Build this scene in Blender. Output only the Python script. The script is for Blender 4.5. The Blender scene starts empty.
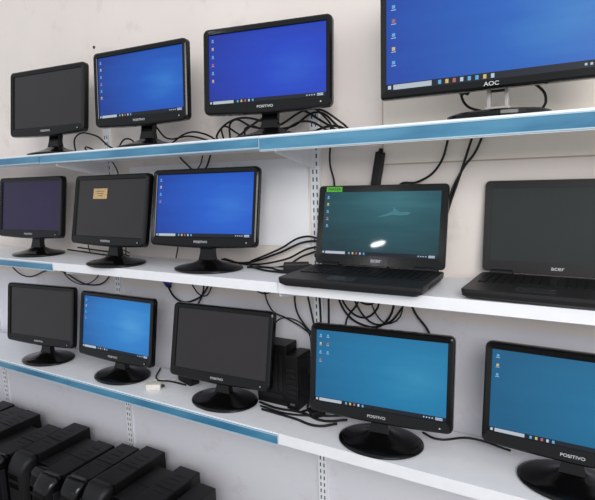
import bpy, bmesh, math, random
from mathutils import Vector, Matrix
random.seed(4)
scene=bpy.context.scene
try: scene.view_settings.view_transform='Standard'
except Exception: pass
def lin(c):
    return tuple(((v/255)/12.92 if v/255<=.04045 else ((v/255+.055)/1.055)**2.4) for v in c)+(1,)
def link(o,parent=None):
    scene.collection.objects.link(o)
    if parent is not None: o.parent=parent
    return o
# ---------------- materials
def mat(name,rgb,rough=.5,metal=0,var=.06,scale=30,bump=0,coat=0,spec=.5,rgb2=None,stretch=None):
    m=bpy.data.materials.new(name); m.use_nodes=True
    nt=m.node_tree; b=nt.nodes['Principled BSDF']
    b.inputs['Roughness'].default_value=rough; b.inputs['Metallic'].default_value=metal
    b.inputs['Coat Weight'].default_value=coat; b.inputs['Specular IOR Level'].default_value=spec
    tc=nt.nodes.new('ShaderNodeTexCoord'); n=nt.nodes.new('ShaderNodeTexNoise')
    n.inputs['Scale'].default_value=scale; n.inputs['Detail'].default_value=4
    if stretch:
        mp=nt.nodes.new('ShaderNodeMapping'); mp.inputs['Scale'].default_value=stretch
        nt.links.new(tc.outputs['Object'],mp.inputs['Vector']); nt.links.new(mp.outputs['Vector'],n.inputs['Vector'])
    else: nt.links.new(tc.outputs['Object'],n.inputs['Vector'])
    r=nt.nodes.new('ShaderNodeValToRGB'); c=lin(rgb)
    r.color_ramp.elements[0].position=.3; r.color_ramp.elements[1].position=.7
    r.color_ramp.elements[0].color=tuple(v*(1-var) for v in c[:3])+(1,)
    r.color_ramp.elements[1].color=lin(rgb2) if rgb2 else tuple(min(1,v*(1+var)) for v in c[:3])+(1,)
    nt.links.new(n.outputs['Fac'],r.inputs['Fac']); nt.links.new(r.outputs['Color'],b.inputs['Base Color'])
    if bump:
        bp=nt.nodes.new('ShaderNodeBump'); bp.inputs['Strength'].default_value=bump; bp.inputs['Distance'].default_value=.002
        nt.links.new(n.outputs['Fac'],bp.inputs['Height']); nt.links.new(bp.outputs['Normal'],b.inputs['Normal'])
    return m
def emis(name,rgb,st=1,rough=.4):
    m=bpy.data.materials.new(name); m.use_nodes=True
    b=m.node_tree.nodes['Principled BSDF']
    b.inputs['Base Color'].default_value=(.01,.01,.01,1); b.inputs['Roughness'].default_value=rough
    b.inputs['Specular IOR Level'].default_value=.2
    b.inputs['Emission Color'].default_value=lin(rgb); b.inputs['Emission Strength'].default_value=st
    return m
def wallpaper(name,dark,mid,light,cx=.66,cy=.5,st=1.0,rough=.32,k1=.5):
    m=bpy.data.materials.new(name); m.use_nodes=True; nt=m.node_tree; b=nt.nodes['Principled BSDF']
    b.inputs['Base Color'].default_value=(.01,.01,.012,1); b.inputs['Roughness'].default_value=rough
    b.inputs['Specular IOR Level'].default_value=.25
    uv=nt.nodes.new('ShaderNodeTexCoord')
    mp=nt.nodes.new('ShaderNodeMapping'); mp.inputs['Location'].default_value=(-cx*1.2,-cy*1.0,0); mp.inputs['Scale'].default_value=(1.2,1.0,1)
    nt.links.new(uv.outputs['UV'],mp.inputs['Vector'])
    g=nt.nodes.new('ShaderNodeTexGradient'); g.gradient_type='SPHERICAL'; nt.links.new(mp.outputs['Vector'],g.inputs['Vector'])
    mp2=nt.nodes.new('ShaderNodeMapping'); mp2.inputs['Rotation'].default_value=(0,0,.5); mp2.inputs['Scale'].default_value=(.8,3.0,1)
    nt.links.new(uv.outputs['UV'],mp2.inputs['Vector'])
    n=nt.nodes.new('ShaderNodeTexNoise'); n.inputs['Scale'].default_value=1.6; n.inputs['Detail'].default_value=2
    nt.links.new(mp2.outputs['Vector'],n.inputs['Vector'])
    ad=nt.nodes.new('ShaderNodeMath'); ad.operation='MULTIPLY_ADD'; ad.inputs[1].default_value=k1
    nt.links.new(n.outputs['Fac'],ad.inputs[0]); nt.links.new(g.outputs['Fac'],ad.inputs[2])
    mr=nt.nodes.new('ShaderNodeMapRange'); mr.inputs['From Max'].default_value=1.4
    nt.links.new(ad.outputs[0],mr.inputs['Value'])
    r=nt.nodes.new('ShaderNodeValToRGB'); e=r.color_ramp.elements
    l2=tuple(.5*a+.5*b_ for a,b_ in zip(mid,light))
    e[0].position=.2; e[0].color=lin(dark); e[1].position=1.0; e[1].color=lin(l2)
    k=e.new(.65); k.color=lin(mid)
    nt.links.new(mr.outputs['Result'],r.inputs['Fac']); nt.links.new(r.outputs['Color'],b.inputs['Emission Color'])
    b.inputs['Emission Strength'].default_value=st
    return m
M={}
M['gloss']=mat('glossy_black_plastic',(9,9,10),.16,var=.03,spec=.3)
M['matte']=mat('matte_black_plastic',(20,20,22),.5,bump=.1,scale=200,spec=.3)
M['off']=mat('dark_panel',(36,32,34),.18,var=.12,scale=4,spec=.45)
M['offp']=mat('dark_violet_panel',(38,28,66),.2,var=.15,scale=4,spec=.35)
M['offg']=mat('dark_green_panel',(38,44,43),.2,var=.08,scale=4,spec=.35)
M['logo']=mat('silver_lettering',(185,185,190),.4)
M['silver']=mat('pale_silver_plastic',(165,160,160),.3,spec=.5)
M['trimgrey']=mat('grey_trim_plastic',(80,80,85),.3)
M['trimdark']=mat('dark_trim_plastic',(36,36,39),.25)
M['white']=mat('white_powder_coat',(230,231,236),.42,var=.02)
M['blue']=mat('blue_price_strip',(36,102,140),.25,var=.06,scale=3,coat=.3,rgb2=(90,150,180),stretch=(.8,1,4))
M['edge']=mat('pale_strip_edge',(160,190,205),.35,var=.05)
M['slot']=mat('dark_slot',(45,45,50),.8)
M['cable']=mat('black_cable_rubber',(14,14,16),.5,spec=.3)
M['wcable']=mat('white_cable_rubber',(215,212,208),.5,spec=.3)
M['case']=mat('black_case_steel',(11,11,12),.4,var=.1,bump=.1,scale=14,spec=.28,rgb2=(21,20,20))
M['key']=mat('black_keycap',(10,10,11),.45,spec=.3)
M['lap']=mat('laptop_charcoal',(26,25,27),.45,var=.08,scale=60,spec=.35)
M['green']=mat('green_sticker_vinyl',(90,190,60),.5)
M['tan']=mat('tan_paper',(190,160,115),.8,var=.15,scale=120)
M['ink']=mat('dark_ink',(40,35,30),.8)
M['vga']=mat('blue_connector',(40,60,160),.4)
M['beige']=mat('pale_plug_plastic',(214,208,200),.5)
M['floor']=mat('floor_cement',(110,106,102),.6,var=.12,scale=6,bump=.2)
M['board']=mat('cream_board',(228,219,208),.6,var=.03,scale=5)
M['boardedge']=mat('board_edge',(176,164,150),.7,var=.06,scale=9)
M['board2']=mat('white_board',(238,238,242),.5,var=.015,scale=10)
M['task']=emis('taskbar_dark',(12,22,36))
M['search']=emis('taskbar_search',(175,186,196))
M['iw']=emis('icon_white',(180,198,218)); M['iy']=emis('icon_yellow',(205,180,110)); M['ib']=emis('icon_blue',(90,165,215)); M['ir']=emis('icon_red',(165,100,105))
M['ray']=emis('wallpaper_swimmer',(62,118,126),rough=.05)
def wallmat():
    m=mat('wall_paint',(223,214,209),.8,var=.04,scale=2.2,bump=.15); nt=m.node_tree; b=nt.nodes['Principled BSDF']
    src=b.inputs['Base Color'].links[0].from_socket
    g=nt.nodes.new('ShaderNodeNewGeometry'); s=nt.nodes.new('ShaderNodeSeparateXYZ'); nt.links.new(g.outputs['Position'],s.inputs[0])
    mr=nt.nodes.new('ShaderNodeMapRange'); mr.inputs['From Min'].default_value=1.075; mr.inputs['From Max'].default_value=1.09
    nt.links.new(s.outputs['Z'],mr.inputs['Value'])
    mx=nt.nodes.new('ShaderNodeMix'); mx.data_type='RGBA'
    nt.links.new(mr.outputs['Result'],mx.inputs['Factor']); mx.inputs['A'].default_value=lin((215,214,222))
    nt.links.new(src,mx.inputs['B'])
    n=nt.nodes.new('ShaderNodeTexNoise'); n.inputs['Scale'].default_value=7; n.inputs['Detail'].default_value=8; n.inputs['Roughness'].default_value=.7
    tc=nt.nodes.new('ShaderNodeTexCoord'); nt.links.new(tc.outputs['Object'],n.inputs['Vector'])
    r=nt.nodes.new('ShaderNodeMapRange'); r.inputs['From Min'].default_value=.56; r.inputs['From Max'].default_value=.72; r.inputs['To Max'].default_value=.4
    nt.links.new(n.outputs['Fac'],r.inputs['Value'])
    m2=nt.nodes.new('ShaderNodeMix'); m2.data_type='RGBA'; m2.inputs['B'].default_value=lin((182,170,164))
    nt.links.new(r.outputs['Result'],m2.inputs['Factor']); nt.links.new(mx.outputs['Result'],m2.inputs['A'])
    nt.links.new(m2.outputs['Result'],b.inputs['Base Color'])
    return m
M['wall']=wallmat()
# ---------------- mesh helpers
class B:
    def __init__(s): s.bm=bmesh.new(); s.uv=s.bm.loops.layers.uv.new('UVMap')
    def box(s,c,d,mi=0,bev=0,rot=None):
        r=bmesh.ops.create_cube(s.bm,size=1); vs=r['verts']
        for v in vs: v.co=Vector((v.co.x*d[0],v.co.y*d[1],v.co.z*d[2]))
        fs=set(f for v in vs for f in v.link_faces)
        if bev:
            es=list(set(e for v in vs for e in v.link_edges))
            rr=bmesh.ops.bevel(s.bm,geom=es,offset=bev,segments=2,affect='EDGES',profile=.6)
            fs=set(rr['faces'])|set(f for f in fs if f.is_valid)
            vs=list(set(v for f in fs for v in f.verts))
        for f in fs: f.material_index=mi
        mtx=Matrix.Translation(c)@(rot.to_4x4() if rot else Matrix())
        bmesh.ops.transform(s.bm,matrix=mtx,verts=vs)
    def loft(s,loops,mi=0,cap0=True,cap1=True,smooth=False):
        L=[[s.bm.verts.new(p) for p in l] for l in loops]; n=len(L[0])
        for a,b in zip(L,L[1:]):
            for i in range(n):
                f=s.bm.faces.new((a[i],a[(i+1)%n],b[(i+1)%n],b[i])); f.material_index=mi; f.smooth=smooth
        if cap0: s.bm.faces.new(L[0][::-1]).material_index=mi
        if cap1: s.bm.faces.new(L[-1]).material_index=mi
    def poly(s,p,mi=0):
        f=s.bm.faces.new([s.bm.verts.new(q) for q in p]); f.material_index=mi
    def quad(s,p,mi=0):
        f=s.bm.faces.new([s.bm.verts.new(q) for q in p]); f.material_index=mi
        for l,u in zip(f.loops,((0,0),(1,0),(1,1),(0,1))): l[s.uv].uv=u
    def mesh(s,name,mats,fix=True):
        if fix: bmesh.ops.recalc_face_normals(s.bm,faces=s.bm.faces)
        me=bpy.data.meshes.new(name); s.bm.to_mesh(me); s.bm.free()
        for m in mats: me.materials.append(m)
        return me
def obj(name,me,parent=None,loc=(0,0,0),rot=(0,0,0)):
    o=bpy.data.objects.new(name,me); o.location=loc; o.rotation_euler=rot
    return link(o,parent)
def meta(o,label,cat,group=None):
    o['label']=label; o['category']=cat
    if group: o['group']=group
def empty(name,loc,rz=0):
    o=bpy.data.objects.new(name,None); o.empty_display_size=.05; o.location=loc; o.rotation_euler=(0,0,rz); return link(o)
def rrect(w,z0,z1,r,y,n=5,sag=0):
    pts=[]
    cs=((w/2-r,z1-r,0),(-w/2+r,z1-r,90),(-w/2+r,z0+r,180),(w/2-r,z0+r,270))
    for q,(cx,cz,a0) in enumerate(cs):
        for i in range(n+1):
            a=math.radians(a0+90*i/n); pts.append((cx+r*math.cos(a),y,cz+r*math.sin(a)))
        if q==2:
            for i in range(1,10):
                k=i/10; x=(-w/2+r)*(1-k)+(w/2-r)*k
                pts.append((x,y,z0-sag*math.sin(math.pi*k)))
    return pts
def ell(a,b,z,cy=0,n=40,half=False):
    out=[]
    for i in range(n):
        t=2*math.pi*i/n; x=a*math.cos(t); y=b*math.sin(t)
        if half: y=y if y<0 else y*.35
        out.append((x,cy+y,z))
    return out
def text(name,s,size,m,parent,loc,rot=(math.pi/2,0,0),sx=1.0):
    cu=bpy.data.curves.new(name,'FONT'); cu.body=s; cu.size=size; cu.align_x='CENTER'; cu.align_y='CENTER'; cu.extrude=.0002; cu.offset=size*.012
    t=bpy.data.objects.new(name,cu); scene.collection.objects.link(t)
    dg=bpy.context.evaluated_depsgraph_get(); me=bpy.data.meshes.new_from_object(t.evaluated_get(dg))
    bpy.data.objects.remove(t); me.materials.clear(); me.materials.append(m)
    o=obj(name,me,parent,loc,rot); o.scale=(sx,1,1); return o
# ---------------- screens
def screen_mesh(name,w,z0,z1,y,m,on=True,icons=6,rows2=0,swim=False,full=False):
    b=B(); b.quad([(-w/2,y,z0),(w/2,y,z0),(w/2,y,z1),(-w/2,y,z1)],0)
    if on:
        h=z1-z0; q=.0004; tb=h*.055
        def r(x0,x1,a,c,mi,k=1): b.quad([(x0,y-q*k,a),(x1,y-q*k,a),(x1,y-q*k,c),(x0,y-q*k,c)],mi)
        r(-w/2,w/2,z0,z0+tb,1)
        r(-w/2+w*.035,-w/2+w*.22,z0+tb*.12,z0+tb*.88,2,2)
        r(-w/2+w*.008,-w/2+w*.024,z0+tb*.25,z0+tb*.8,3,2)
        for i,mi in enumerate((5,4,6,3,5,5,4,3) if full else (5,4,6,3,5)):
            x=-w/2+w*(.25+.033*i); r(x,x+w*.014,z0+tb*.2,z0+tb*.8,mi,2)
        for i in range(4):
            x=w/2-w*(.16-.02*i); r(x,x+w*.009,z0+tb*.35,z0+tb*.65,3,2)
        r(w/2-w*.075,w/2-w*.025,z0+tb*.55,z0+tb*.8,3,2); r(w/2-w*.075,w/2-w*.025,z0+tb*.2,z0+tb*.42,3,2)
        cols=[5,4,5,6,5,4,5]
        for c,nn in ((0,icons),(1,rows2)):
            for i in range(nn):
                x=-w/2+w*(.028+.06*c); zz=z1-h*(.06+.115*i); s=w*.016
                r(x,x+s,zz-s,zz,cols[(i+2*c)%7]); r(x-s*.25,x+s*1.25,zz-s*1.5,zz-s*1.3,3)
        if swim:
            cx,cz=w*.13,z0+h*.66
            P=[(-.060,-.012),(-.03,-.009),(-.005,-.004),(.02,-.006),(.045,-.004),(.055,.003),(.04,.006),(.018,.005),(.006,.013),(-.002,.022),(-.004,.008),(-.03,-.003)]
            b.poly([(cx+px,y-q,cz+pz) for px,pz in P],7)
    return b.mesh(name,[m,M['task'],M['search'],M['iw'],M['iy'],M['ib'],M['ir'],M['ray']],fix=False)
# ---------------- 18 inch monitors
W,H=.445,.281
SB,TB,BB=.019,.020,.033
def housing_mesh(name,w,h,sb,tb,bb,r=.012,sag=0):
    b=B(); iw=w-2*sb
    L=[rrect(iw,bb,h-tb,.001,.007),rrect(iw,bb,h-tb,.001,.0016),rrect(iw+.004,bb-.002,h-tb+.002,.002,0),
       rrect(w-.012,.006,h-.006,r-.002,-.002,sag=sag),rrect(w-.003,.0015,h-.0015,r,.001,sag=sag),rrect(w,0,h,r,.006,sag=sag),rrect(w,0,h,r,.022,sag=sag),rrect(w*.95,h*.04,h*.96,r,.034,sag=sag),
       rrect(w*.7,h*.16,h*.86,.03,.05),rrect(w*.5,h*.25,h*.78,.03,.056)]
    b.loft(L,0,True,True)
    for i in range(9): b.box((-.08+.02*i,.0565,h*.55),(.008,.002,h*.25),1)
    return b.mesh(name,[M['gloss'],M['matte']])
HM=housing_mesh('housing',W,H,SB,TB,BB,.017,.006)
b=B(); b.loft([ell(.128,.098,0),ell(.134,.103,.004),ell(.133,.102,.008),ell(.12,.092,.012),ell(.085,.064,.018),ell(.055,.042,.026),ell(.04,.03,.034),ell(.034,.024,.037)],0,smooth=True)
BM=b.mesh('base',[M['gloss']])
b=B(); b.loft([[(x,y,.030) for x,y in ((-.034,-.016),(.034,-.016),(.03,.016),(-.03,.016))],
   [(x,y,.06) for x,y in ((-.027,-.01),(.027,-.01),(.024,.018),(-.024,.018))],
   [(x,y,.125) for x,y in ((-.028,.004),(.028,.004),(.026,.03),(-.026,.03))]],0)
NM=b.mesh('neck',[M['gloss']])
b=B(); b.loft([[(.0042*math.cos(t),y,.0042*math.sin(t)) for t in [i*math.pi/8 for i in range(16)]] for y in (-.0015,-.004)],0)
b.loft([[(.0022*math.cos(t),y,.0022*math.sin(t)) for t in [i*math.pi/8 for i in range(16)]] for y in (-.004,-.0044)],1)
PB=b.mesh('power_button',[M['matte'],M['logo']])
def monitor(x,y,z,r,t,smat,on,label,icons=6,rows2=0,hb=.09,note=False):
    n=Vector((-math.sin(r),math.cos(r),0)); p=Vector((x,y,z))+n*.045
    e=empty('computer_monitor',p,r); meta(e,label,'monitor','small widescreen monitors on the shelves')
    obj('base',BM,e); obj('neck',NM,e)
    h=obj('housing',HM,e,(0,-.045,hb-.002),(-t,0,0))
    obj('screen',screen_mesh('screen',W-2*SB,BB,H-TB,.0055,smat,on,icons,rows2),h)
    text('brand_lettering','POSITIVO',.0115,M['logo'],h,(0,-.0022,.0145),sx=1.15)
    obj('power_button',PB,h,(W/2-.035,0,.015))
    if note:
        bb=B(); bb.box((-.06,.0045,.205),(.085,.0006,.042),0)
        for i in range(3): bb.box((-.06,.0041,.215-.009*i),(.05-.01*i,.0004,.002),1)
        k=obj('paper_label',bb.mesh('paper_label',[M['tan'],M['ink']]),h); k['label']='small tan paper label stuck on the screen'
    return e
ZT,ZM,ZB=1.684,1.233,.728
w_blue=wallpaper('desktop_blue',(6,56,145),(12,84,185),(80,165,228),.8)
w_deep=wallpaper('desktop_deep_blue',(16,46,155),(16,62,190),(55,120,220),.75,.45)
w_mid=wallpaper('desktop_mid_blue',(10,62,160),(20,88,196),(75,150,225),.78,.5)
w_sky=wallpaper('desktop_sky_blue',(18,92,162),(36,124,198),(120,190,230),.75,.55)
w_teal=wallpaper('desktop_teal',(10,98,144),(16,118,164),(75,162,198),.8,.5)
w_teal2=wallpaper('desktop_dark_teal',(8,88,128),(14,104,146),(60,148,180),.85,.5)
w_aoc=wallpaper('desktop_large',(20,68,165),(28,96,186),(90,172,212),.8,.4)
w_lap=wallpaper('desktop_laptop',(16,48,56),(30,80,90),(80,140,150),.66,.9,rough=.035,k1=.7)
monitor(-1.16,-.23,ZT,.10,.12,M['off'],0,'black widescreen monitor switched off, over a shelf joint')
monitor(-.61,-.22,ZT,.08,.06,w_blue,1,'black monitor showing a bright blue desktop on the top shelf',6,0)
monitor(-.07,-.19,ZT,.20,.09,w_deep,1,'black monitor with deep blue desktop beside tangled cables',6,0)
monitor(-1.41,-.20,ZM,.06,.14,M['offp'],0,'black monitor with dark violet screen on the middle shelf')
monitor(-.80,-.265,ZM,-.03,.19,M['off'],0,'switched-off black monitor with a tan paper label on screen',hb=.085,note=True)
monitor(-.345,-.225,ZM,.12,.18,w_mid,1,'black monitor with blue desktop beside the dark labelled one',4,0,hb=.093)
monitor(-1.37,-.23,ZB,.10,.13,M['off'],0,'switched-off black monitor on the bottom shelf near the joint')
monitor(-.87,-.22,ZB,.01,.15,w_sky,1,'black monitor showing sky blue desktop on the bottom shelf',4,0,hb=.086)
monitor(-.31,-.22,ZB,.06,.20,M['off'],0,'switched-off black monitor tilted back before a mini computer')
monitor(.32,-.24,ZB,.08,.12,w_teal,1,'black monitor with teal desktop on the white bottom shelf',4,3)
monitor(.84,-.22,ZB,-.02,.12,w_teal2,1,'black monitor with dark teal desktop on white bottom shelf',3,0)
# ---------------- large monitor
def big_monitor():
    x,y,r=.625,-.25,.01; w,h=.585,.345
    e=empty('large_monitor',(x+.012,y+.055,ZT),r); meta(e,'large black monitor with blue desktop and pale open-frame stand','monitor')
    b=B(); b.loft([ell(.122,.094,0,-.0,half=True),ell(.125,.097,.005,0,half=True),ell(.124,.096,.013,0,half=True),ell(.110,.084,.018,0,half=True),ell(.05,.04,.024,0,half=True)],0)
    obj('base',b.mesh('base',[M['gloss']]),e)
    b=B()
    for s in (-1,1): b.box((s*.021,0,.055),(.009,.02,.08),0,.0015)
    b.box((0,0,.092),(.052,.024,.014),0,.002); b.box((0,0,.026),(.06,.03,.012),0,.003)
    nk=obj('neck',b.mesh('neck',[M['silver']]),e); nk['label']='pale silver open-frame neck'
    hh=obj('housing',housing_mesh('housing',w,h,.016,.016,.023,.007),e,(0,-.055,.070),(-.01,0,0))
    obj('screen',screen_mesh('screen',w-.032,.023,h-.016,.0055,w_aoc,1,7,0,full=True),hh)
    text('brand_lettering','AOC',.0135,M['logo'],hh,(-.008,-.0024,.0115),sx=1.2)
    b=B(); b.box((0,.062,.03),(.05,.02,.06),0,.004); obj('stand_mount',b.mesh('stand_mount',[M['matte']]),hh)
big_monitor()
# ---------------- laptops
def laptop(x,y,z,r,t,w,h,d,smat,on,label,sticker=False):
    e=empty('laptop',(x,y,z),r); meta(e,label,'laptop','open laptops on the middle shelf')
    b=B()
    def rr(w,y0,y1,rad,z):
        return [(px,pz,z) for px,_,pz in rrect(w,y0,y1,rad,0)]
    b.loft([rr(w*.93,-d+.012,-.006,.012,.002),rr(w*.99,-d+.002,0,.014,.010),rr(w,-d,0,.015,.020),rr(w,-d,0,.015,.026),rr(w-.004,-d+.002,-.002,.014,.028)],0)
    for sx in (-1,1):
        for yy in (-d+.03,-.03): b.box((sx*w*.4,yy,.0015),(.02,.012,.003),1)
    for i in range(4): b.box((-w/2,-.05-.035*i,.016),(.0016,.02 if i%2 else .014,.006),1)
    b.box((w/2,-d*.45,.015),(.0016,.13,.008),1)
    obj('body',b.mesh('body',[M['lap'],M['matte']]),e)
    b=B(); kw=w*.9; nx,ny=17,6; ks=kw/nx
    for j in range(ny):
        for i in range(nx):
            if j==0 and 4<=i<=9:
                if i==4: b.box((-kw/2+ks*7,-d+.115,.0295),(ks*6-.003,ks*.8,.003),0)
                continue
            b.box((-kw/2+ks*(i+.5),-d+.115+j*ks*.93,.0295),(ks-.003,ks*.93-.003,.003),0)
    obj('keyboard',b.mesh('keyboard',[M['key']]),e)
    b=B(); b.box((-.03,-d+.05,.0283),(.09,.05,.001),0,.0003); obj('touchpad',b.mesh('touchpad',[M['trimdark']]),e)
    for sx in (-1,1):
        b=B(); b.loft([[(xx,-.004+.009*math.cos(a),.03+.009*math.sin(a)) for a in [k*math.pi/6 for k in range(12)]] for xx in (sx*w*.36-.03,sx*w*.36+.03)],0)
        obj('hinge',b.mesh('hinge',[M['matte']]),e)
    b=B(); s_=.022 if sticker else .020; iw=w-2*s_; bo=.033
    b.loft([rrect(iw,bo,h-.022,.001,.003),rrect(iw,bo,h-.022,.001,.0005),rrect(w-.004,.001,h-.001,.012,-.0005),rrect(w,0,h,.013,.002),rrect(w,0,h,.013,.008),rrect(w*.96,.006,h-.006,.013,.013)],0)
    lid=obj('lid',b.mesh('lid',[M['gloss' if sticker else 'lap']]),e,(0,-.004,.032),(-t,0,0))
    obj('screen',screen_mesh('screen',iw,bo,h-.022,.002,smat,on,5,0,swim=sticker),lid)
    text('brand_lettering','acer',.0185 if sticker else .0165,M['logo'],lid,(0,-.0012,.018),sx=1.15)
    if sticker:
        b=B(); b.box((-w/2+.058,-.0012,h-.013),(.058,.0008,.017),0)
        s=obj('sticker',b.mesh('sticker',[M['green']]),lid); s['label']='bright green sticker with black lettering'
        text('sticker_lettering','7AAZZA',.0125,M['ink'],lid,(-w/2+.058,-.0019,h-.013))
    return e
laptop(.264,-.085,ZM,.01,.19,.438,.264,.255,w_lap,1,'open black laptop with dark teal desktop and green sticker',True)
laptop(.782,-.05,ZM,-.04,.10,.40,.264,.255,M['offg'],0,'open charcoal laptop with its screen switched off')
# ---------------- shelves
DEP=.294
def shelf(x0,x1,z,lip,blue,label):
    b=B(); cx=(x0+x1)/2; L=x1-x0-.002; bk=.030
    b.box((0,-(DEP-.007+bk)/2,-.002),(L,DEP-.007-bk,.004),0)
    b.box((0,-DEP+.0035,-lip/2+.0002),(L,.007,lip),0,.0006)
    b.box((0,-bk-.0025,-.017),(L,.003,.026),0)
    for s in (-1,1): b.box((s*(L/2-.003),-DEP/2+.003,-.0175),(.003,DEP-.012,.026),0)
    b.box((0,-DEP+.0195,-lip+.0018),(L,.024,.002),0)
    o=obj('wall_shelf',b.mesh('wall_shelf',[M['white']]),None,(cx,0,z)); meta(o,label,'shelf','wall shelves')
    if blue:
        b=B(); b.box((0,-DEP-.002,-lip/2-.001),(L-.002,.003,lip*.80),0,.0008)
        b.box((0,-DEP-.0035,-lip*.12-.002),(L-.002,.003,.003),1); b.box((0,-DEP-.0035,-lip*.88-.001),(L-.002,.003,.003),1)
        k=obj('price_strip',b.mesh('price_strip',[M['blue'],M['edge']]),o); k['label']='muted blue plastic price strip with pale edges'
shelf(-2.22,-1.12,ZT,.038,1,'white metal wall shelf with blue price strip')
shelf(-1.12,-.028,ZT,.040,1,'white metal wall shelf with blue price strip')
shelf(-.028,1.12,ZT,.048,1,'white metal wall shelf with a wide blue strip')
shelf(-2.2,-1.105,ZM,.038,1,'white metal wall shelf with blue price strip')
shelf(-1.105,.02,ZM,.034,0,'plain white metal wall shelf carrying two monitors')
shelf(.02,1.12,ZM,.034,0,'plain white metal wall shelf carrying two laptops')
shelf(-2.17,-1.073,ZB,.040,1,'white metal wall shelf with blue price strip')
shelf(-1.073,0,ZB,.042,1,'white metal wall shelf with blue price strip')
shelf(0,1.12,ZB,.038,0,'plain white metal wall shelf carrying teal-screen monitors')
def standard(x):
    b=B(); z0,z1=.15,1.80
    b.box((-.017,-.006,(z0+z1)/2),(.002,.012,z1-z0),0); b.box((.017,-.006,(z0+z1)/2),(.002,.012,z1-z0),0); b.box((0,-.0115,(z0+z1)/2),(.036,.002,z1-z0),0)
    z=z0+.02
    while z<z1-.02:
        for s in (-1,1): b.box((s*.0075,-.0126,z),(.0045,.0008,.015),1)
        z+=.027
    o=obj('shelf_standard',b.mesh('shelf_standard',[M['white'],M['slot']]),None,(x,0,0)); meta(o,'white slotted metal upright fixed to the wall','shelf upright','slotted shelf uprights')
b=B()
prof=[(-.013,-.031),(-.013,-.10),(-.05,-.095),(-.27,-.05),(-.27,-.031)]
b.loft([[(sx,y,z) for y,z in prof] for sx in (-.002,.002)],0)
BR=b.mesh('shelf_bracket',[M['white']])
for x in (.012,-1.05,-2.1,1.08):
    standard(x)
    for z in (ZT,ZM,ZB):
        o=obj('shelf_bracket',BR,None,(x,0,z)); meta(o,'white tapered metal bracket under a shelf','shelf bracket','shelf brackets')
# ---------------- mini computers behind monitor
b=B(); b.box((0,0,.115),(.13,.08,.23),0,.003)
for i in range(5): b.box((-.045+.022*i,-.0405,.125),(.010,.003,.14),1)
b.box((0,-.041,.035),(.10,.003,.02),1); b.box((.066,0,.12),(.003,.05,.15),1)
for i in range(3): b.box((.0665,-.015+.015*i,.03),(.002,.008,.012),2)
o=obj('mini_computer',b.mesh('mini_computer',[M['case'],M['matte'],M['trimgrey']]),None,(-.135,-.076,ZB),(0,0,.0)); meta(o,'small black ribbed desktop computer behind a monitor','computer')
b=B(); b.box((0,0,.1),(.048,.10,.20),0,.003)
for i in range(6): b.box((0,-.051,.05+.02*i),(.034,.003,.008),1)
for i in range(3): b.box((.0245,-.03+.03*i,.10),(.002,.018,.10),1)
b.box((0,-.051,.02),(.02,.002,.008),2)
o=obj('mini_computer',b.mesh('mini_computer',[M['case'],M['matte'],M['trimgrey']]),None,(-.041,-.078,ZB),(0,0,0)); meta(o,'slim black upright computer unit beside a ribbed one','computer')
# ---------------- tower computers on floor
def tower_meshes(w,d,h,style):
    b=B()
    b.box((0,d/2+.03,h/2+.004),(w-.008,d-.04,h-.016),0,.004)
    if style!=1:
        for i in range(5): b.box((0,.14+.03*i,h-.004),(w*.45,.006,.002),1)
    b.box((0,.045,h-.003),(w-.01,.006,.004),1)
    b.box((0,d*.55,h-.003),(w-.02,.003,.002),1)
    body=b.mesh('body',[M['case'],M['matte']])
    b=B()
    fr0=.012 if style==1 else .028
    b.loft([rrect(w*.6,.05,h-.06,.02,-fr0-.012),rrect(w*.82,.03,h-.03,.03,-fr0),rrect(w-.012,.012,h-.010,.028,-.008),rrect(w,.004,h,.022,.015),rrect(w,.004,h,.018,.040)],0,smooth=True)
    fr=b.mesh('front_panel',[M['gloss' if style!=2 else 'matte']])
    b=B(); b.box((0,-fr0-.006,0),(w*.6,.012,.034),0,.003); dv=b.mesh('drive_bay',[M['matte']])
    b=B(); b.box((0,0,0),(.004,.04,h*.66),0,.0015); tr=b.mesh('side_trim',[M['trimdark']])
    b=B(); b.loft([[(.010*math.cos(t),y,.010*math.sin(t)) for t in [i*math.pi/8 for i in range(16)]] for y in (-fr0-.002,-fr0-.015)],0)
    pb=b.mesh('power_button',[M['logo']])
    return body,fr,dv,pb,tr
KINDS=[(.120,.31,.335),(.100,.28,.315),(.128,.32,.345)]
TS=[tower_meshes(*k,i) for i,k in enumerate(KINDS)]
x=-2.42; i=0
order=[0,1,2,0,0,2,1,0,2,1,0,0,2,1]
while x<-.50:
    q=order[i%14]; T=TS[q]; w_,d_,h_=KINDS[q]
    x+=w_/2
    e=empty('tower_computer',(x,-.42+random.uniform(-.04,.04),0),random.uniform(-.015,.015)); meta(e,'black tower computer standing on the floor under the shelves','computer tower','tower computers in a row on the floor')
    obj('body',T[0],e); obj('front_panel',T[1],e)
    for k in range(2): obj('drive_bay',T[2],e,(0,0,h_-.085-.042*k))
    obj('power_button',T[3],e,(0,0,.13))
    for s in (-1,1): obj('side_trim',T[4],e,(s*(w_/2-.002),.012,h_/2))
    x+=w_/2+.010; i+=1
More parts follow.
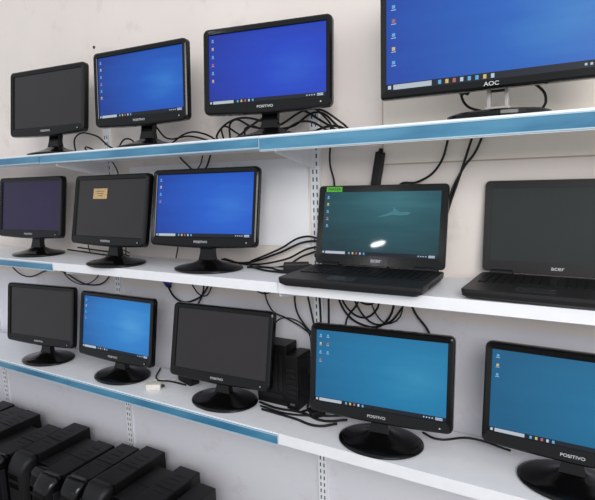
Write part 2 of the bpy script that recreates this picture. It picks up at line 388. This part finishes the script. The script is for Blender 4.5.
# ---------------- cables and small items
G=-.019
def tail(p,sgn):
    """carry a free cable end on to something that holds it: the gap behind a shelf or the shelf below"""
    x,y,z=p
    if y==G:
        for zs in (ZT,ZM,ZB):
            if 0<z-zs<.022: return [],(x,y,zs-.002)
        zn=ZM if z>ZM+.02 else ZB
        return [(x+.012*sgn,-.03,(z+zn)/2),(x+.03*sgn,-.055,zn+.006)],p
    zs=ZT if z>ZT else (ZM if z>ZM else ZB)
    if z>zs+.03: return [(x+.02*sgn,-.04,zs+.35*(z-zs)),(x+.025*sgn,-.018,zs-.025)],p
    return [],p
def cable(pts,label,r=.0036,group='black cables behind the monitors',m='cable',free=True):
    pts=list(pts)
    if free:
        d=1 if pts[-1][0]>=pts[0][0] else -1
        a,p0=tail(pts[0],-d); b_,p1=tail(pts[-1],d)
        pts=a[::-1]+[p0]+pts[1:-1]+[p1]+b_
    cu=bpy.data.curves.new('cable','CURVE'); cu.dimensions='3D'; cu.bevel_depth=r; cu.bevel_resolution=2; cu.resolution_u=8; cu.use_fill_caps=True
    sp=cu.splines.new('BEZIER'); sp.bezier_points.add(len(pts)-1)
    for bp,p in zip(sp.bezier_points,pts):
        bp.co=p; bp.handle_left_type=bp.handle_right_type='AUTO'
    t=bpy.data.objects.new('cable_curve',cu); scene.collection.objects.link(t)
    dg=bpy.context.evaluated_depsgraph_get(); me=bpy.data.meshes.new_from_object(t.evaluated_get(dg)); bpy.data.objects.remove(t)
    me.materials.clear(); me.materials.append(M[m])
    for p in me.polygons: p.use_smooth=True
    o=obj('cable',me); meta(o,label,'cable',group)
def wc(y,l): return [(a/100,y,c/100) for a,c in l]
T='black cable tangled on the top shelf beside a monitor'
cable(wc(-.05,[(-31,177),(-21,174),(-6,173),(5,177),(12,172)]),T,.0040)
cable(wc(-.07,[(-34,175),(-24,171),(-10,173.5),(4,178),(14,173)]),T)
cable(wc(-.04,[(-30,171),(-18,177),(-4,179),(6,174),(12,170)]),T,.0040)
cable(wc(-.09,[(-30,169.2),(-10,170),(2,174),(12,169.5)]),T)
cable(wc(-.06,[(-10,181),(0,180),(8,175),(10,171),(2,170)]),T)
cable(wc(-.08,[(-36,172),(-28,177),(-14,175),(-6,171),(6,170.5)]),T,.0040)
cable(wc(-.06,[(-24,174),(-12,171),(0,170),(11,172),(17,170)]),T,.0040)
cable(wc(-.05,[(-121,177),(-107,177),(-99,172),(-92,169)]),'black cable drooping behind a switched-off monitor')
cable(wc(-.07,[(-112,172),(-102,169.5),(-92,170),(-84,174)]),'black cable drooping behind a switched-off monitor')
cable(wc(-.05,[(-73,179),(-64,173),(-52,173),(-40,170)]),'black cable lying on the top shelf')
cable(wc(-.08,[(-60,170),(-50,174),(-42,173),(-34,169)]),'black cable lying on the top shelf')
Hn='black cable hanging against the wall under the top shelf'
cable(wc(G,[(-63,170),(-58,163),(-50,159),(-43,170)]),Hn)
cable(wc(G,[(-48,170),(-50,162),(-56,157),(-60,150)]),Hn,.0026)
cable(wc(G,[(32,152),(38,153),(44,157),(48,170)]),Hn)
cable(wc(G,[(47,142),(51,155),(55,170)]),Hn)
cable(wc(G,[(48,148),(52,157),(55,161),(58,170)]),Hn)
cable(wc(G,[(8,170),(7.5,160),(9,153),(8,146)]),Hn,.0036)
cable(wc(G,[(-104,170),(-98,160),(-100,150),(-96,143)]),Hn,.0026)
cable(wc(-.10,[(52,179),(54,174),(58,172),(64,170)]),'black display cable behind the large monitor',free=False)
cable(wc(-.10,[(69,180),(74,173),(71,170),(66,169)]),'black power cable behind the large monitor',free=False)
U_='black cable looping on the wall below the middle shelf'
cable(wc(G,[(10,125),(11,110),(20,104),(27,106),(31,125)]),U_,.0042)
cable(wc(G,[(14,125),(18,109),(25,105),(33,112),(36,125)]),U_)
cable(wc(G,[(19,125),(17,112),(13,106),(12,100)]),U_)
cable(wc(G,[(33,125),(37,111),(42,104)]),U_,.0042)
cable(wc(G,[(23,125),(23,110),(29,106),(34,125)]),U_,.0026)
cable(wc(G,[(12,125),(16,114),(22,112),(28,125)]),U_)
cable(wc(G,[(8,125),(15,108),(22,108),(26,125)]),U_)
cable(wc(G,[(-22,125),(-19,106),(-12,103),(-5,100),(1,95)]),U_,.0028)
cable(wc(G,[(-6,125),(-8,108),(-4,101),(3,95)]),U_)
cable(wc(G,[(-74,113),(-67,105),(-57,106),(-50,112),(-47,125)]),U_,.0042,free=False)
cable(wc(G,[(-54,125),(-52,112),(-56,104),(-62,100)]),U_)
cable(wc(G,[(-60,125),(-58,112),(-52,108),(-48,112),(-46,125)]),U_,.0028)
cable(wc(G,[(-32,125),(-24,112),(-14,116),(-8,125)]),U_,.0028)
cable(wc(G,[(-200,125),(-180,108),(-150,113),(-123,107),(-110,112),(-106,125)]),U_)
cable(wc(G,[(-150,125),(-140,109),(-120,110),(-112,125)]),U_,.0026)
Mi='black cable trailing along the middle shelf to the wall'
cable([(-.40,-.04,1.245),(-.28,-.05,1.239),(-.14,-.04,1.28),(.0,-.03,1.33),(.05,-.03,1.32)],Mi,.0040)
cable([(-.38,-.05,1.25),(-.25,-.07,1.238),(-.10,-.05,1.262),(.02,-.04,1.31),(.07,-.03,1.30)],Mi)
cable([(-.22,-.12,1.238),(-.14,-.10,1.238),(-.06,-.14,1.238),(.02,-.12,1.238)],Mi,.0040)
cable([(-.30,-.05,1.238),(-.10,-.06,1.238),(-.02,-.04,1.28),(.05,-.03,1.29)],Mi)
cable([(-.24,-.08,1.24),(-.17,-.13,1.238),(-.08,-.16,1.238),(.02,-.16,1.238)],Mi)
cable([(-.26,-.04,1.245),(-.12,-.05,1.30),(-.03,-.04,1.345),(.035,-.04,1.34),(.07,-.03,1.31)],Mi)
cable([(-1.25,-.06,1.26),(-1.12,-.05,1.25),(-1.0,-.05,1.245),(-.88,-.08,1.24)],Mi)
cable([(-1.30,-.08,1.25),(-1.14,-.07,1.24),(-1.0,-.09,1.238),(-.9,-.12,1.24)],Mi)
cable([(-1.18,-.04,1.33),(-1.08,-.04,1.30),(-1.0,-.04,1.27),(-.9,-.06,1.25)],Mi,.0026)
Bo='black cable lying on the bottom shelf'
cable([(-.18,-.135,.733),(-.10,-.15,.733),(0,-.14,.733),(.1,-.16,.733),(.17,-.12,.734)],Bo,.0044)
cable([(-.16,-.16,.733),(-.04,-.17,.733),(.08,-.13,.733),(.16,-.09,.734),(.24,-.05,.734)],Bo)
cable([(-.14,-.18,.733),(.0,-.19,.733),(.10,-.20,.733),(.15,-.16,.734)],Bo,.0044)
cable([(.42,-.09,.734),(.47,-.11,.734),(.56,-.06,.734),(.68,-.08,.734)],Bo)
cable([(-.74,-.08,.75),(-.69,-.15,.734),(-.63,-.14,.734),(-.54,-.14,.734)],Bo)
cable([(-.67,-.215,.734),(-.70,-.20,.733),(-.69,-.15,.733),(-.62,-.12,.734),(-.66,-.06,.734)],'white cable running from a small pale plug',.0032,m='wcable')
P_='black cable dropping beside the mini computer'
cable([(.02,-.03,1.231),(.03,-.03,1.05),(.035,-.06,.82),(.02,-.10,.74),(.0,-.14,.734)],P_,.0040,free=False)
cable([(-.05,-.02,1.231),(.01,-.03,.98),(.05,-.05,.8),(.03,-.08,.735)],P_,free=False)
cable([(-.02,-.06,.86),(.03,-.10,.80),(.02,-.12,.735),(.07,-.10,.734)],P_,.0042,free=False)
cable([(-.02,-.05,.91),(.04,-.05,.88),(.02,-.06,.80),(.05,-.07,.734)],P_,free=False)
cable([(.06,-.02,1.231),(.055,-.03,.93),(.045,-.05,.82),(.08,-.08,.735)],P_,.0040,free=False)
cable([(-.19,-.019,.94),(-.17,-.015,1.01),(-.10,-.015,1.03),(-.03,-.02,.99),(-.01,-.03,.91)],'thin black cable arching above the mini computer',.0024,free=False)
def adapter(loc,rot,dim,m,label,name='power_adapter'):
    b=B(); b.box((0,0,0),dim,0,min(dim)*.2)
    b.loft([[(dim[0]/2+k,.35*dim[1]*q*math.cos(a)*.5,.35*dim[2]*q*math.sin(a)*.9) for a in [i*math.pi/4 for i in range(8)]] for k,q in ((-.001,1),(.012,.7))],1)
    o=obj(name,b.mesh(name,[m,M['matte']]),None,loc,rot); meta(o,label,'adapter' if 'adapter' in name else 'plug')
adapter((.247,-.014,1.575),(0,math.radians(-80),0),(.11,.022,.03),M['matte'],'slim black adapter hanging against the wall')
adapter((-.735,-.012,1.125),(0,math.radians(50),0),(.045,.016,.032),M['vga'],'blue display cable plug hanging under the shelf','display_plug')
adapter((-.64,-.215,ZB+.012),(0,0,.5),(.06,.035,.024),M['beige'],'small pale plug lying on the bottom shelf','wall_plug')
adapter((-.56,-.10,ZB+.014),(0,0,-.3),(.10,.045,.028),M['matte'],'black power adapter lying on the bottom shelf')
adapter((.52,-.10,1.79),(0,math.radians(35),0),(.045,.016,.03),M['matte'],'black display plug behind the large monitor','display_plug')
adapter((-.03,-.09,ZM+.014),(0,0,.5),(.09,.045,.028),M['matte'],'black power adapter lying beside the laptop')
adapter((.06,-.13,ZB+.012),(0,0,.9),(.05,.034,.024),M['matte'],'black plug lying beside the mini computer','wall_plug')
b=B(); b.loft([[(.006*math.cos(a),y,.006*math.sin(a)) for a in [i*math.pi/5 for i in range(10)]] for y in (.001,-.004)],0)
o=obj('wall_screw',b.mesh('wall_screw',[M['slot']]),None,(-1.09,0,2.16)); meta(o,'small dark screw head in the cream wall','screw')
# ---------------- room
def struct(name,c,d,m,edge=None):
    b=B(); b.box((0,0,0),d,0)
    if edge:
        for s in (-1,1):
            b.box((0,-d[1]/2,s*(d[2]/2-.002)),(d[0],.003,.004),1); b.box((s*(d[0]/2-.002),-d[1]/2,0),(.004,.003,d[2]),1)
    o=obj(name,b.mesh(name,[m]+([edge] if edge else [])),None,c); o['kind']='structure'; return o
struct('wall_back',(0,.05,1.4),(7,.1,2.8),M['wall'])
struct('floor',(0,-2,-.05),(7,4.2,.1),M['floor'])
struct('trim_1',(.93,-.004,1.704),(1.34,.008,.235),M['board'],M['boardedge'])
struct('trim_2',(-.47,-.003,1.465),(.90,.006,.32),M['board2'])
# ---------------- light
wd=bpy.data.worlds.new('World'); scene.world=wd; wd.use_nodes=True
nt=wd.node_tree; bg=nt.nodes['Background']; bg.inputs[0].default_value=(.93,.965,1,1)
tc=nt.nodes.new('ShaderNodeTexCoord'); sp=nt.nodes.new('ShaderNodeSeparateXYZ'); nt.links.new(tc.outputs['Generated'],sp.inputs[0])
mr=nt.nodes.new('ShaderNodeMapRange'); mr.inputs['From Min'].default_value=-1; mr.inputs['To Min'].default_value=.60; mr.inputs['To Max'].default_value=1.12
nt.links.new(sp.outputs['X'],mr.inputs['Value']); nt.links.new(mr.outputs['Result'],bg.inputs[1])
def area(name,loc,tgt,size,e,col,shape='RECTANGLE',roll=0):
    l=bpy.data.lights.new(name,'AREA'); l.shape=shape; l.size=size[0]; l.size_y=size[1]; l.energy=e; l.color=col
    o=bpy.data.objects.new(name,l); o.location=loc; q=(Vector(tgt)-Vector(loc)).to_track_quat('-Z','Y'); o.rotation_euler=(q.to_matrix()@Matrix.Rotation(roll,3,'Z')).to_euler(); link(o)
area('window_light',(2.2,-3.4,2.7),(-.2,0,1.2),(2.0,1.6),108,(1,.985,.96))
area('ceiling_lamp',(-1.93,-6.1,2.8),(.27,0,1.3),(.24,.075),3.2,(1,1,1),'ELLIPSE',.4)
# ---------------- camera
C=Vector((.840,-1.580,1.55)); th,ph,ro,f=.525,.141,-.031,498.8
F=Vector((-math.sin(th)*math.cos(ph),math.cos(th)*math.cos(ph),-math.sin(ph)))
R=Vector((math.cos(th),math.sin(th),0)); U=R.cross(F)
R2=R*math.cos(ro)+U*math.sin(ro); U2=U*math.cos(ro)-R*math.sin(ro)
cam=bpy.data.cameras.new('camera'); cam.sensor_width=36; cam.lens=f*36/595; cam.clip_start=.02
co=bpy.data.objects.new('camera',cam); mt=Matrix((R2,U2,-F)).transposed().to_4x4(); mt.translation=C; co.matrix_world=mt
link(co); scene.camera=co
